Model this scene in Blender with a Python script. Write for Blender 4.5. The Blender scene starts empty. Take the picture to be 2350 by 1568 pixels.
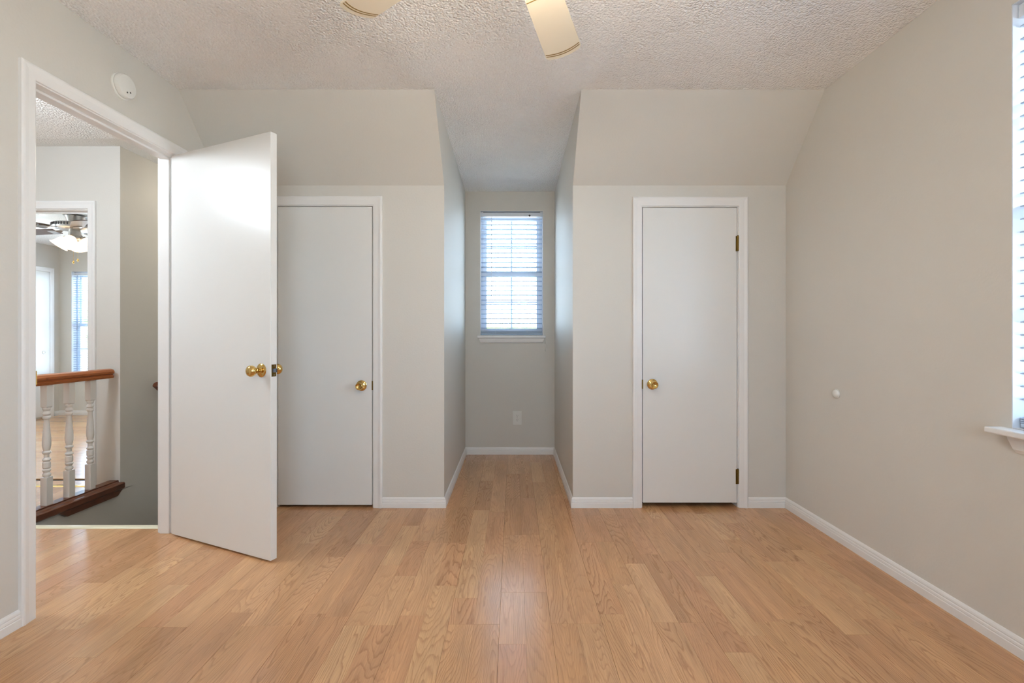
import bpy, bmesh, math, random
from mathutils import Vector, Matrix

R = math.radians
PI = math.pi
random.seed(11)
scene = bpy.context.scene
C = scene.collection

# ------------------------------------------------------------------ camera
FPX, CXP, CYP = 1095.0, 1178.0, 768.0      # focal length and vanishing point in photo pixels
CAM_H = 1.075
cam_data = bpy.data.cameras.new('camera')
cam = bpy.data.objects.new('camera', cam_data)
C.objects.link(cam)
cam.location = (0, 0, CAM_H)
cam.rotation_euler = (R(90), 0, 0)
cam_data.sensor_fit = 'HORIZONTAL'
cam_data.sensor_width = 36.0
cam_data.lens = 36.0 * FPX / 2350.0
cam_data.shift_x = -(CXP - 1175.0) / 2350.0
cam_data.shift_y = (CYP - 784.0) / 2350.0
cam_data.clip_start = 0.05
cam_data.clip_end = 300
scene.camera = cam

# ------------------------------------------------------------------ world, sun, exposure
SKY = 6.3
world = bpy.data.worlds.new('world')
scene.world = world
world.use_nodes = True
bgn = world.node_tree.nodes['Background']
bgn.inputs['Color'].default_value = (0.61, 0.80, 1.0, 1)
bgn.inputs['Strength'].default_value = SKY

sun_d = bpy.data.lights.new('sun', 'SUN')
sun_d.energy = 12.0
sun_d.angle = R(2)
sun_d.color = (1.0, 0.95, 0.86)
sun = bpy.data.objects.new('sun', sun_d)
C.objects.link(sun)
sun.rotation_euler = Vector((-0.16, 0.42, -0.89)).to_track_quat('-Z', 'Y').to_euler()

def portal(loc, direction, sx, sy):
    d = bpy.data.lights.new('window_portal', 'AREA')
    d.shape = 'RECTANGLE'; d.size = sx; d.size_y = sy
    d.cycles.is_portal = True
    o = bpy.data.objects.new('window_portal', d)
    C.objects.link(o)
    o.location = loc
    up = 'Y'
    o.rotation_euler = Vector(direction).to_track_quat('-Z', up).to_euler()
    return o

vs = scene.view_settings
vs.view_transform = 'Standard'
vs.look = 'None'
vs.gamma = 1.0
vs.use_curve_mapping = False
vs.exposure = 1.26
scene.cycles.max_bounces = 7
scene.cycles.diffuse_bounces = 6
scene.cycles.glossy_bounces = 3
scene.cycles.transmission_bounces = 2
scene.cycles.transparent_max_bounces = 8
scene.cycles.caustics_reflective = False
scene.cycles.caustics_refractive = False
scene.cycles.sample_clamp_indirect = 6.0
LAMP_MAIN = 30.0
LAMP_HALL = 74.0
FILL_STAIR = 30.0
LAMP_FAR = 0.9

# ------------------------------------------------------------------ room constants (metres; camera at origin looking +Y)
XL, XR = -1.82, 1.694          # side walls
YB = 2.967                     # knee wall
YA = 4.28                      # alcove end wall
AL, AR = -0.43, 0.37           # alcove cheeks
YREAR = -1.6
ZC = 2.408                     # ceiling
ZK = 2.002                     # knee wall height
YS = 2.595                     # where the slope starts
ZA = 2.357                     # alcove ceiling at its end wall
DY0, DY1, DZ = 1.815, 2.585, 2.034   # bedroom door opening in the left wall
XH = -1.92                     # hall face of left wall
XST = -2.81                    # stairwell wall
YST = 2.665                    # stairwell edge
YH = 3.41                      # hall end wall
RX0, RY1 = -6.05, 6.36         # far bedroom
ZC2 = 2.24

# ------------------------------------------------------------------ materials
def srgb(r, g, b):
    def f(c):
        c /= 255.0
        return c / 12.92 if c <= 0.04045 else ((c + 0.055) / 1.055) ** 2.4
    return (f(r), f(g), f(b), 1.0)

MATS = {}
def new_mat(name):
    m = bpy.data.materials.new(name)
    m.use_nodes = True
    MATS[name] = m
    nt = m.node_tree
    return m, nt, nt.nodes['Principled BSDF']

def plain(name, col, rough=0.5, metal=0.0, spec=0.5, bump=None, coat=0.0, mottle=None):
    """bump=(scale, strength, distance); mottle=(scale, amount)"""
    m, nt, p = new_mat(name)
    p.inputs['Base Color'].default_value = col
    p.inputs['Roughness'].default_value = rough
    p.inputs['Metallic'].default_value = metal
    p.inputs['Specular IOR Level'].default_value = spec
    p.inputs['Coat Weight'].default_value = coat
    geo = nt.nodes.new('ShaderNodeNewGeometry')
    if bump:
        n = nt.nodes.new('ShaderNodeTexNoise')
        n.inputs['Scale'].default_value = bump[0]
        n.inputs['Detail'].default_value = 1.5
        nt.links.new(geo.outputs['Position'], n.inputs['Vector'])
        b = nt.nodes.new('ShaderNodeBump')
        b.inputs['Strength'].default_value = bump[1]
        b.inputs['Distance'].default_value = bump[2]
        nt.links.new(n.outputs['Fac'], b.inputs['Height'])
        nt.links.new(b.outputs['Normal'], p.inputs['Normal'])
    if mottle:
        n = nt.nodes.new('ShaderNodeTexNoise')
        n.inputs['Scale'].default_value = mottle[0]
        n.inputs['Detail'].default_value = 4
        nt.links.new(geo.outputs['Position'], n.inputs['Vector'])
        r = nt.nodes.new('ShaderNodeMapRange')
        r.inputs['From Min'].default_value = 0.3; r.inputs['From Max'].default_value = 0.7
        r.inputs['To Min'].default_value = 1 - mottle[1]; r.inputs['To Max'].default_value = 1 + mottle[1]
        nt.links.new(n.outputs['Fac'], r.inputs['Value'])
        mx = nt.nodes.new('ShaderNodeVectorMath'); mx.operation = 'SCALE'
        mx.inputs[0].default_value = col[:3]
        nt.links.new(r.outputs['Result'], mx.inputs['Scale'])
        nt.links.new(mx.outputs['Vector'], p.inputs['Base Color'])
    return m

WALLC = srgb(211, 207, 200)
plain('wall_paint', WALLC, 0.55, spec=0.3, bump=(90, 0.12, 0.004))
plain('trim_white', srgb(232, 230, 228), 0.35, spec=0.45)
plain('door_white', srgb(226, 225, 222), 0.28, spec=0.5, bump=(9, 0.10, 0.006))
plain('window_white', srgb(219, 224, 232), 0.4)
plain('plastic_white', srgb(226, 225, 220), 0.4)
plain('plastic_dark', srgb(60, 56, 52), 0.5)
plain('dark_void', srgb(20, 14, 10), 0.8)
plain('brass', srgb(214, 180, 112), 0.15, metal=1.0)
plain('brass_old', srgb(120, 96, 48), 0.38, metal=1.0, bump=(120, 0.3, 0.002))
plain('steel_dark', srgb(88, 88, 92), 0.35, metal=0.9)
plain('nickel', srgb(176, 172, 168), 0.28, metal=1.0)
plain('fan_cream', srgb(226, 214, 192), 0.32)
plain('stripe_gold', srgb(140, 112, 52), 0.4)
plain('blade_brown', srgb(70, 48, 36), 0.4)
plain('nosing_cream', srgb(240, 234, 208), 0.35)
plain('outside_ground', srgb(210, 207, 202), 0.9)
plain('siding', srgb(225, 225, 225), 0.8)
plain('shingle_grey', srgb(190, 192, 198), 0.8)
plain('bark', srgb(110, 90, 70), 0.9)
plain('cord_white', srgb(228, 228, 226), 0.6)

def popcorn():
    m, nt, p = new_mat('ceiling_texture')
    p.inputs['Base Color'].default_value = srgb(246, 245, 243)
    p.inputs['Roughness'].default_value = 0.8
    p.inputs['Specular IOR Level'].default_value = 0.25
    geo = nt.nodes.new('ShaderNodeNewGeometry')
    n1 = nt.nodes.new('ShaderNodeTexNoise'); n1.inputs['Scale'].default_value = 75; n1.inputs['Detail'].default_value = 3
    v1 = nt.nodes.new('ShaderNodeTexVoronoi'); v1.inputs['Scale'].default_value = 95; v1.feature = 'F1'
    big = nt.nodes.new('ShaderNodeTexNoise'); big.inputs['Scale'].default_value = 2.2; big.inputs['Detail'].default_value = 2
    for n in (n1, v1, big):
        nt.links.new(geo.outputs['Position'], n.inputs['Vector'])
    sub = nt.nodes.new('ShaderNodeMath'); sub.operation = 'SUBTRACT'
    nt.links.new(n1.outputs['Fac'], sub.inputs[0]); nt.links.new(v1.outputs['Distance'], sub.inputs[1])
    rg = nt.nodes.new('ShaderNodeMapRange')
    rg.inputs['From Min'].default_value = 0.35; rg.inputs['From Max'].default_value = 0.7
    rg.inputs['To Min'].default_value = 0.6; rg.inputs['To Max'].default_value = 1.3
    nt.links.new(big.outputs['Fac'], rg.inputs['Value'])
    mu = nt.nodes.new('ShaderNodeMath'); mu.operation = 'MULTIPLY'
    nt.links.new(sub.outputs[0], mu.inputs[0]); nt.links.new(rg.outputs['Result'], mu.inputs[1])
    b = nt.nodes.new('ShaderNodeBump'); b.inputs['Strength'].default_value = 0.8; b.inputs['Distance'].default_value = 0.010
    nt.links.new(mu.outputs[0], b.inputs['Height'])
    nt.links.new(b.outputs['Normal'], p.inputs['Normal'])
popcorn()

def oak(name, tones, ring_dark, rough, swap=False, gain=1.0, spec=0.8):
    """laminate oak: tone from the piece's own random number, contour-line grain stretched along the board"""
    m, nt, p = new_mat(name)
    L = nt.links.new
    N = nt.nodes.new
    geo = N('ShaderNodeNewGeometry'); oi = N('ShaderNodeObjectInfo')
    add = N('ShaderNodeMath'); add.operation = 'ADD'
    L(oi.outputs['Random'], add.inputs[0]); L(geo.outputs['Random Per Island'], add.inputs[1])
    fr = N('ShaderNodeMath'); fr.operation = 'FRACT'; L(add.outputs[0], fr.inputs[0])
    rnd = fr.outputs[0]
    off = N('ShaderNodeVectorMath'); off.operation = 'SCALE'
    off.inputs[0].default_value = (37.0, 91.0, 53.0); L(rnd, off.inputs['Scale'])
    pos = N('ShaderNodeVectorMath'); pos.operation = 'ADD'
    L(geo.outputs['Position'], pos.inputs[0]); L(off.outputs['Vector'], pos.inputs[1])
    def stretched(sx, sy):
        v = N('ShaderNodeVectorMath'); v.operation = 'MULTIPLY'
        v.inputs[1].default_value = (sy, sx, 1) if swap else (sx, sy, 1)
        L(pos.outputs['Vector'], v.inputs[0]); return v.outputs['Vector']
    # cathedral rings
    n1 = N('ShaderNodeTexNoise'); n1.inputs['Scale'].default_value = 1.0; n1.inputs['Detail'].default_value = 1.5
    n1.inputs['Roughness'].default_value = 0.35
    L(stretched(9.0, 0.9), n1.inputs['Vector'])
    jit = N('ShaderNodeTexNoise'); jit.inputs['Scale'].default_value = 1.0; jit.inputs['Detail'].default_value = 2
    L(stretched(60.0, 14.0), jit.inputs['Vector'])
    ma = N('ShaderNodeMath'); ma.operation = 'MULTIPLY_ADD'
    L(jit.outputs['Fac'], ma.inputs[0]); ma.inputs[1].default_value = 0.030; L(n1.outputs['Fac'], ma.inputs[2])
    mul = N('ShaderNodeMath'); mul.operation = 'MULTIPLY'; mul.inputs[1].default_value = 36.0; L(ma.outputs[0], mul.inputs[0])
    f2 = N('ShaderNodeMath'); f2.operation = 'FRACT'; L(mul.outputs[0], f2.inputs[0])
    ring = N('ShaderNodeValToRGB')
    e = ring.color_ramp.elements
    e[0].position = 0.0; e[0].color = (0, 0, 0, 1)
    e[1].position = 0.55; e[1].color = (0.12, 0.12, 0.12, 1)
    k = e.new(0.86); k.color = (0.8, 0.8, 0.8, 1)
    k = e.new(1.0); k.color = (0, 0, 0, 1)
    L(f2.outputs[0], ring.inputs['Fac'])
    # pore streaks
    st = N('ShaderNodeTexNoise'); st.inputs['Scale'].default_value = 1.0; st.inputs['Detail'].default_value = 3
    L(stretched(320.0, 9.0), st.inputs['Vector'])
    # slow tone drift inside one board
    dr = N('ShaderNodeTexNoise'); dr.inputs['Scale'].default_value = 1.0; dr.inputs['Detail'].default_value = 2
    L(stretched(14.0, 2.0), dr.inputs['Vector'])
    base = N('ShaderNodeValToRGB'); base.color_ramp.interpolation = 'LINEAR'
    ee = base.color_ramp.elements
    ee[0].position = 0.0; ee[0].color = tones[0]
    ee[1].position = 1.0; ee[1].color = tones[-1]
    for i, t in enumerate(tones[1:-1]):
        q = ee.new((i + 1) / (len(tones) - 1)); q.color = t
    L(rnd, base.inputs['Fac'])
    mix1 = N('ShaderNodeMix'); mix1.data_type = 'RGBA'; mix1.blend_type = 'MULTIPLY'
    amt = N('ShaderNodeMath'); amt.operation = 'MULTIPLY'; amt.inputs[1].default_value = 0.55
    # rings differ in contrast from board to board
    r2 = N('ShaderNodeMath'); r2.operation = 'MULTIPLY'; r2.inputs[1].default_value = 7.31; L(rnd, r2.inputs[0])
    r3 = N('ShaderNodeMath'); r3.operation = 'FRACT'; L(r2.outputs[0], r3.inputs[0])
    r4 = N('ShaderNodeMapRange'); r4.inputs['To Min'].default_value = 0.25; r4.inputs['To Max'].default_value = 1.0
    L(r3.outputs[0], r4.inputs['Value'])
    am2 = N('ShaderNodeMath'); am2.operation = 'MULTIPLY'; L(ring.outputs['Color'], am2.inputs[0]); L(r4.outputs['Result'], am2.inputs[1])
    L(am2.outputs[0], amt.inputs[0])
    L(amt.outputs[0], mix1.inputs['Factor']); L(base.outputs['Color'], mix1.inputs['A']); mix1.inputs['B'].default_value = ring_dark
    sr = N('ShaderNodeMapRange'); sr.inputs['From Min'].default_value = 0.3; sr.inputs['From Max'].default_value = 0.7
    sr.inputs['To Min'].default_value = 0.86 * gain; sr.inputs['To Max'].default_value = 1.10 * gain
    L(st.outputs['Fac'], sr.inputs['Value'])
    dd = N('ShaderNodeMapRange'); dd.inputs['From Min'].default_value = 0.3; dd.inputs['From Max'].default_value = 0.7
    dd.inputs['To Min'].default_value = 0.9; dd.inputs['To Max'].default_value = 1.1
    L(dr.outputs['Fac'], dd.inputs['Value'])
    mm = N('ShaderNodeMath'); mm.operation = 'MULTIPLY'; L(sr.outputs['Result'], mm.inputs[0]); L(dd.outputs['Result'], mm.inputs[1])
    sc = N('ShaderNodeVectorMath'); sc.operation = 'SCALE'
    L(mix1.outputs['Result'], sc.inputs[0]); L(mm.outputs[0], sc.inputs['Scale'])
    L(sc.outputs['Vector'], p.inputs['Base Color'])
    p.inputs['Roughness'].default_value = rough
    p.inputs['Specular IOR Level'].default_value = spec
    b = N('ShaderNodeBump'); b.inputs['Strength'].default_value = 0.06; b.inputs['Distance'].default_value = 0.002
    L(st.outputs['Fac'], b.inputs['Height']); L(b.outputs['Normal'], p.inputs['Normal'])
    return m

FLOOR_TONES = [srgb(190, 140, 98), srgb(203, 154, 109), srgb(212, 167, 121), srgb(200, 148, 106), srgb(207, 159, 114), srgb(195, 145, 104)]
oak('oak_laminate', FLOOR_TONES, srgb(150, 98, 64), 0.21)
oak('oak_laminate_far', FLOOR_TONES, srgb(150, 96, 62), 0.20, swap=True, spec=1.0)
oak('rail_wood', [srgb(172, 98, 46), srgb(164, 90, 40)], srgb(110, 60, 40), 0.28)
oak('rail_wood_dark', [srgb(104, 54, 28), srgb(96, 48, 24)], srgb(110, 70, 50), 0.3)

def glass_pane():
    m, nt, p = new_mat('window_glass')
    nt.nodes.remove(p)
    out = nt.nodes['Material Output']
    tr = nt.nodes.new('ShaderNodeBsdfTransparent'); tr.inputs['Color'].default_value = (0.95, 0.97, 0.97, 1)
    gl = nt.nodes.new('ShaderNodeBsdfGlossy'); gl.inputs['Roughness'].default_value = 0.02
    lw = nt.nodes.new('ShaderNodeLayerWeight'); lw.inputs['Blend'].default_value = 0.5
    pw = nt.nodes.new('ShaderNodeMath'); pw.operation = 'POWER'; pw.inputs[1].default_value = 5.0
    nt.links.new(lw.outputs['Facing'], pw.inputs[0])
    fr = nt.nodes.new('ShaderNodeMath'); fr.operation = 'MULTIPLY_ADD'; fr.inputs[1].default_value = 0.96; fr.inputs[2].default_value = 0.04
    nt.links.new(pw.outputs[0], fr.inputs[0])
    mx = nt.nodes.new('ShaderNodeMixShader')
    nt.links.new(fr.outputs[0], mx.inputs['Fac']); nt.links.new(tr.outputs[0], mx.inputs[1]); nt.links.new(gl.outputs[0], mx.inputs[2])
    nt.links.new(mx.outputs[0], out.inputs['Surface'])
glass_pane()

def slat_mat():
    m, nt, p = new_mat('blind_vinyl')
    nt.nodes.remove(p)
    out = nt.nodes['Material Output']
    d = nt.nodes.new('ShaderNodeBsdfDiffuse'); d.inputs['Color'].default_value = srgb(184, 198, 216)
    t = nt.nodes.new('ShaderNodeBsdfTranslucent'); t.inputs['Color'].default_value = srgb(190, 205, 228)
    mx = nt.nodes.new('ShaderNodeMixShader'); mx.inputs['Fac'].default_value = 0.04
    nt.links.new(d.outputs[0], mx.inputs[1]); nt.links.new(t.outputs[0], mx.inputs[2])
    nt.links.new(mx.outputs[0], out.inputs['Surface'])
slat_mat()

def lamp_mat(name, col, strength):
    m, nt, p = new_mat(name)
    p.inputs['Base Color'].default_value = srgb(250, 240, 225)
    p.inputs['Roughness'].default_value = 0.4
    p.inputs['Emission Color'].default_value = col
    p.inputs['Emission Strength'].default_value = strength
lamp_mat('lamp_glass_main', (1.0, 0.87, 0.70, 1), LAMP_MAIN)
lamp_mat('lamp_glass_hall', (0.88, 1.0, 1.10, 1), LAMP_HALL)
lamp_mat('lamp_glass_stair_fill', (1.0, 0.94, 0.80, 1), FILL_STAIR)
lamp_mat('lamp_glass_far', (1.0, 0.78, 0.54, 1), LAMP_FAR)

def foliage():
    m, nt, p = new_mat('leaves')
    geo = nt.nodes.new('ShaderNodeNewGeometry')
    n = nt.nodes.new('ShaderNodeTexNoise'); n.inputs['Scale'].default_value = 3.0; n.inputs['Detail'].default_value = 4
    nt.links.new(geo.outputs['Position'], n.inputs['Vector'])
    r = nt.nodes.new('ShaderNodeValToRGB')
    r.color_ramp.elements[0].position = 0.35; r.color_ramp.elements[0].color = srgb(120, 140, 84)
    r.color_ramp.elements[1].position = 0.7; r.color_ramp.elements[1].color = srgb(188, 200, 140)
    nt.links.new(n.outputs['Fac'], r.inputs['Fac']); nt.links.new(r.outputs['Color'], p.inputs['Base Color'])
    p.inputs['Roughness'].default_value = 0.9
foliage()

# ------------------------------------------------------------------ mesh builder
class MB:
    def __init__(self):
        self.bm = bmesh.new()
    def face(self, vs):
        try:
            return self.bm.faces.new(vs)
        except ValueError:
            return None
    def box(self, x0, x1, y0, y1, z0, z1, M=None):
        return self.hexa([(x0, y0), (x1, y0), (x1, y1), (x0, y1)], z0, z1, M)
    def hexa(self, poly, z0, z1, M=None):
        """vertical prism over an xy polygon"""
        n = len(poly)
        lo = [Vector((p[0], p[1], z0)) for p in poly]; hi = [Vector((p[0], p[1], z1)) for p in poly]
        return self.loft([lo, hi], M)
    def loft(self, rings, M=None, close=True, caps=True):
        vr = []
        for r in rings:
            vr.append([self.bm.verts.new(M @ Vector(v) if M else Vector(v)) for v in r])
        n = len(vr[0])
        for a, b in zip(vr[:-1], vr[1:]):
            for i in range(n if close else n - 1):
                j = (i + 1) % n
                self.face((a[i], a[j], b[j], b[i]))
        if caps:
            self.face(list(reversed(vr[0]))); self.face(vr[-1])
        return self
    def lathe(self, prof, M=None, seg=24, caps=True):
        """prof: (radius, height) pairs, spun about local z"""
        rings = []
        for r, h in prof:
            r = max(r, 1e-5)
            rings.append([(r * math.cos(2 * PI * i / seg), r * math.sin(2 * PI * i / seg), h) for i in range(seg)])
        return self.loft(rings, M, caps=caps)
    def tube(self, pts, rad, seg=8, caps=True):
        pts = [Vector(p) for p in pts]
        rings = []
        for i, p in enumerate(pts):
            d = (pts[min(i + 1, len(pts) - 1)] - pts[max(i - 1, 0)]).normalized()
            up = Vector((0, 0, 1)) if abs(d.z) < 0.95 else Vector((0, 1, 0))
            a = d.cross(up).normalized(); b = a.cross(d).normalized()
            r = rad[i] if isinstance(rad, (list, tuple)) else rad
            rings.append([p + a * (r * math.cos(2 * PI * k / seg)) + b * (r * math.sin(2 * PI * k / seg)) for k in range(seg)])
        return self.loft(rings, caps=caps)
    def build(self, name, mat, parent=None, smooth=False, bevel=0.0, sharp=35):
        bm = self.bm
        bmesh.ops.recalc_face_normals(bm, faces=bm.faces)
        if bevel > 0:
            ed = [e for e in bm.edges if len(e.link_faces) == 2 and e.calc_face_angle(0) > R(40)]
            bmesh.ops.bevel(bm, geom=ed, offset=bevel, segments=2, affect='EDGES', profile=0.5, clamp_overlap=True)
        me = bpy.data.meshes.new(name)
        bm.to_mesh(me); bm.free()
        me.materials.append(MATS[mat])
        if smooth:
            for p in me.polygons: p.use_smooth = True
            me.set_sharp_from_angle(angle=R(sharp))
        o = bpy.data.objects.new(name, me)
        C.objects.link(o)
        if parent is not None:
            o.parent = parent
            o.matrix_parent_inverse = parent.matrix_world.inverted() if parent.type != 'EMPTY' else Matrix.Translation(-parent.location) if not any(parent.rotation_euler) else parent.matrix_basis.inverted()
        return o

def tag(o, label=None, cat=None, group=None, kind=None):
    if label: o['label'] = label
    if cat: o['category'] = cat
    if group: o['group'] = group
    if kind: o['kind'] = kind
    return o

def empty(name, loc=(0, 0, 0), label=None, cat=None, group=None, kind=None):
    o = bpy.data.objects.new(name, None)
    o.empty_display_size = 0.05
    C.objects.link(o)
    o.location = loc
    return tag(o, label, cat, group, kind)

def boxes(name, mat, lst, parent=None, bevel=0.0):
    m = MB()
    for b in lst: m.box(*b)
    return m.build(name, mat, parent, bevel=bevel)

def struct(name, mat, lst, label=None, cat=None):
    return tag(boxes(name, mat, lst), label, cat, kind='structure')

# wall planes: u along the wall, v up, t out of the wall into the room
def plane_y(y0, s=-1):   return lambda u, v, t: (u, y0 + s * t, v)
def plane_x(x0, s=1):    return lambda u, v, t: (x0 + s * t, u, v)

def sweep3(m, P, path, profile):
    """mitred sweep of a (outward, thickness) profile along an open (u,v) path, outward on the left of the walk"""
    pts = [Vector(p) for p in path]
    n = len(pts)
    rings = []
    for i in range(n):
        d0 = (pts[i] - pts[i - 1]).normalized() if i > 0 else None
        d1 = (pts[i + 1] - pts[i]).normalized() if i < n - 1 else None
        n0 = Vector((-d0.y, d0.x)) if d0 else None
        n1 = Vector((-d1.y, d1.x)) if d1 else None
        if n0 is None: off = n1
        elif n1 is None: off = n0
        else:
            off = (n0 + n1); off = off / off.dot(n0)
        rings.append([P(*(pts[i] + off * w), t) for w, t in profile])
    m.loft(rings)

CASING = [(0.0, 0.0), (0.0, 0.009), (0.004, 0.011), (0.03, 0.013), (0.046, 0.017), (0.052, 0.016), (0.056, 0.012), (0.056, 0.0)]
def casing(root, P, u0, u1, ztop, reveal=0.005, z0=0.0, name_side='casing_side', name_head='casing_head'):
    a, b, z = u0 - reveal, u1 + reveal, ztop + reveal
    rings = CASING
    # three mitred boards, each its own object
    for nm, pth, ends in ((name_side, ((a, z0), (a, z)), 'L'), (name_head, ((a, z), (b, z)), 'H'), (name_side, ((b, z), (b, z0)), 'R')):
        m = MB()
        r = [[], []]
        for w, t in rings:
            if ends == 'L': r[0].append(P(a - w, z0, t)); r[1].append(P(a - w, z + w, t))
            if ends == 'R': r[0].append(P(b + w, z0, t)); r[1].append(P(b + w, z + w, t))
            if ends == 'H': r[0].append(P(a - w, z + w, t)); r[1].append(P(b + w, z + w, t))
        m.loft(r)
        m.build(nm, 'trim_white', root)

BASE = [(0.0, 0.0), (0.013, 0.0), (0.013, 0.030), (0.0105, 0.033), (0.012, 0.036), (0.011, 0.043), (0.008, 0.046), (0.0095, 0.050), (0.008, 0.056), (0.004, 0.062), (0.0, 0.064)]
def baseboard(name, pts, label):
    """pts: plan polyline walked with the room on the left; profile (thickness into room, height)"""
    m = MB()
    V = [Vector(p) for p in pts]
    rings = []
    for i in range(len(V)):
        d0 = (V[i] - V[i - 1]).normalized() if i else None
        d1 = (V[i + 1] - V[i]).normalized() if i < len(V) - 1 else None
        n0 = Vector((-d0.y, d0.x)) if d0 else None
        n1 = Vector((-d1.y, d1.x)) if d1 else None
        off = n1 if n0 is None else n0 if n1 is None else (n0 + n1) / (n0 + n1).dot(n0)
        rings.append([(V[i].x + off.x * t, V[i].y + off.y * t, h) for t, h in BASE])
    m.loft(rings)
    return tag(m.build(name, 'trim_white'), label, 'baseboard', kind='structure')

# ------------------------------------------------------------------ shell of the house
WT = 0.10
ZTOP = 2.62
# left wall with the bedroom door opening (goes on behind the sloped ceiling as the closet's end)
struct('wall_left', 'wall_paint', [
    (XH, XL, YREAR - WT, DY0 - 0.02, -0.02, ZTOP),
    (XH, XL, DY0 - 0.02, DY1 + 0.02, DZ + 0.02, ZTOP),
    (XH, XL, DY1 + 0.02, 5.6, -2.75, ZTOP)], 'warm greige painted wall around the open bedroom door', 'wall')
# right wall with its window
WR0, WR1, WRZ0, WRZ1 = 0.66, 1.622, 0.757, 2.196
struct('wall_right', 'wall_paint', [
    (XR, XR + 0.14, YREAR - WT, WR0, -0.02, ZTOP),
    (XR, XR + 0.14, WR0, WR1, -0.02, WRZ0),
    (XR, XR + 0.14, WR0, WR1, WRZ1, ZTOP),
    (XR, XR + 0.14, WR1, YA + WT, -0.02, ZTOP)], 'warm greige painted wall with the tall window at the picture edge', 'wall')
# rear wall, behind the viewer, with a wide window added for daylight
WB0, WB1, WBZ0, WBZ1 = -0.35, 0.75, 0.75, 2.15
struct('wall_rear', 'wall_paint', [
    (XL, WB0, YREAR - WT, YREAR, -0.02, ZTOP), (WB1, XR, YREAR - WT, YREAR, -0.02, ZTOP),
    (WB0, WB1, YREAR - WT, YREAR, -0.02, WBZ0), (WB0, WB1, YREAR - WT, YREAR, WBZ1, ZTOP)], 'greige wall behind the viewer with an added wide window', 'wall')

# knee walls with closet doors
CLR = (0.805, 1.390, 1.864)     # right closet slab x0, x1, top
CLL = (-1.463, -0.878, 1.869)   # left closet slab
def knee(name, x0, x1, door, label):
    g = 0.004
    d0, d1, dz = door[0] - g - 0.018, door[1] + g + 0.018, door[2] + g + 0.018
    struct(name, 'wall_paint', [(x0, d0, YB, YB + WT, -0.02, ZK), (d1, x1, YB, YB + WT, -0.02, ZK), (d0, d1, YB, YB + WT, dz, ZK)], label, 'wall')
knee('wall_back_left', XL, AL, CLL, 'greige knee wall with the closet half hidden by the open door')
knee('wall_back_right', AR, XR, CLR, 'greige knee wall with the closet door beside the right wall')

# sloped ceilings
def slope(name, x0, x1, label):
    m = MB()
    d = Vector((YB - YS, ZK - ZC)).normalized(); nrm = Vector((-d.y, -d.x)) * -1
    poly = [(YS, ZC), (YB, ZK), (YB + 0.05, ZK), (YB + 0.05, ZTOP - .05), (YS, ZTOP - .05)]
    m.loft([[(x0, y, z) for y, z in poly], [(x1, y, z) for y, z in poly]])
    return tag(m.build(name, 'wall_paint'), label, 'ceiling', kind='structure')
slope('ceiling_slope_left', XL, AL, 'sloped taupe ceiling panel above the open door')
slope('ceiling_slope_right', AR, XR, 'sloped taupe ceiling panel above the closet with brass hinges')

# alcove cheeks, end wall and ceiling
struct('wall_alcove_left', 'wall_paint', [(AL - WT, AL, YB + WT, YA, -0.02, ZTOP), (AL - WT, AL, YB + 0.05, YB + WT, ZK, ZTOP), (AL - WT, AL - 0.001, YS, YB + 0.05, ZC + .02, ZTOP)], 'left cheek wall of the window alcove', 'wall')
struct('wall_alcove_right', 'wall_paint', [(AR, AR + WT, YB + WT, YA, -0.02, ZTOP), (AR, AR + WT, YB + 0.05, YB + WT, ZK, ZTOP), (AR + 0.001, AR + WT, YS, YB + 0.05, ZC + .02, ZTOP)], 'right cheek wall of the window alcove', 'wall')
AW0, AW1, AWZ0, AWZ1 = -0.297, 0.266, 1.067, 2.184
struct('wall_alcove_end', 'wall_paint', [
    (XL, AW0, YA, YA + 0.12, -0.02, ZTOP), (AW1, XR, YA, YA + 0.12, -0.02, ZTOP),
    (AW0, AW1, YA, YA + 0.12, -0.02, AWZ0), (AW0, AW1, YA, YA + 0.12, AWZ1, ZTOP)], 'end wall of the alcove around the small window', 'wall')
m = MB()
poly = [(YREAR, ZC), (YS, ZC), (2.75, ZC - 0.002), (3.1, ZC - 0.012), (YA, ZA), (YA, ZTOP), (YREAR, ZTOP)]
m.loft([[(AL, y, z) for y, z in poly], [(AR, y, z) for y, z in poly]])
m.box(XL, AL, YREAR, YS, ZC, ZTOP); m.box(AR, XR, YREAR, YS, ZC, ZTOP)
bmesh.ops.remove_doubles(m.bm, verts=m.bm.verts, dist=1e-5)
inner = [f for f in m.bm.faces if False]
tag(m.build('ceiling', 'ceiling_texture'), 'popcorn textured ceiling of the bedroom running into the alcove', 'ceiling', kind='structure')

# hall, stairwell and far bedroom shells
XHL = -4.4
D20, D21, D2Z = -3.79, -3.022, 1.985     # doorway to the far bedroom
struct('wall_hall_end', 'wall_paint', [
    (XHL, D20, YH, YH + 0.11, -0.02, ZTOP), (D21, XST, YH, YH + 0.11, -0.04, ZTOP), (D20, D21, YH, YH + 0.11, D2Z, ZTOP)],
    'pale hall wall around the doorway to the far bedroom', 'wall')
struct('wall_stair', 'wall_paint', [
    (XST - WT, XST, YH + 0.11, 5.6, -2.75, ZTOP), (XST - WT, XST, 2.2, YH + 0.11, -2.75, -0.035), (XST, XH, 5.5, 5.6, -2.75, ZTOP),
    (XST, XH, YST - 0.12, YST - 0.02, -2.75, -0.03)], 'shaded khaki stairwell wall beyond the landing railing', 'wall')
struct('wall_hall_side', 'wall_paint', [(XHL - WT, XHL, -1.0, YH + 0.11, -0.02, ZTOP), (XHL - WT, XH, -1.1, -1.0, -0.02, ZTOP)], 'far side walls of the upstairs hall', 'wall')
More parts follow.
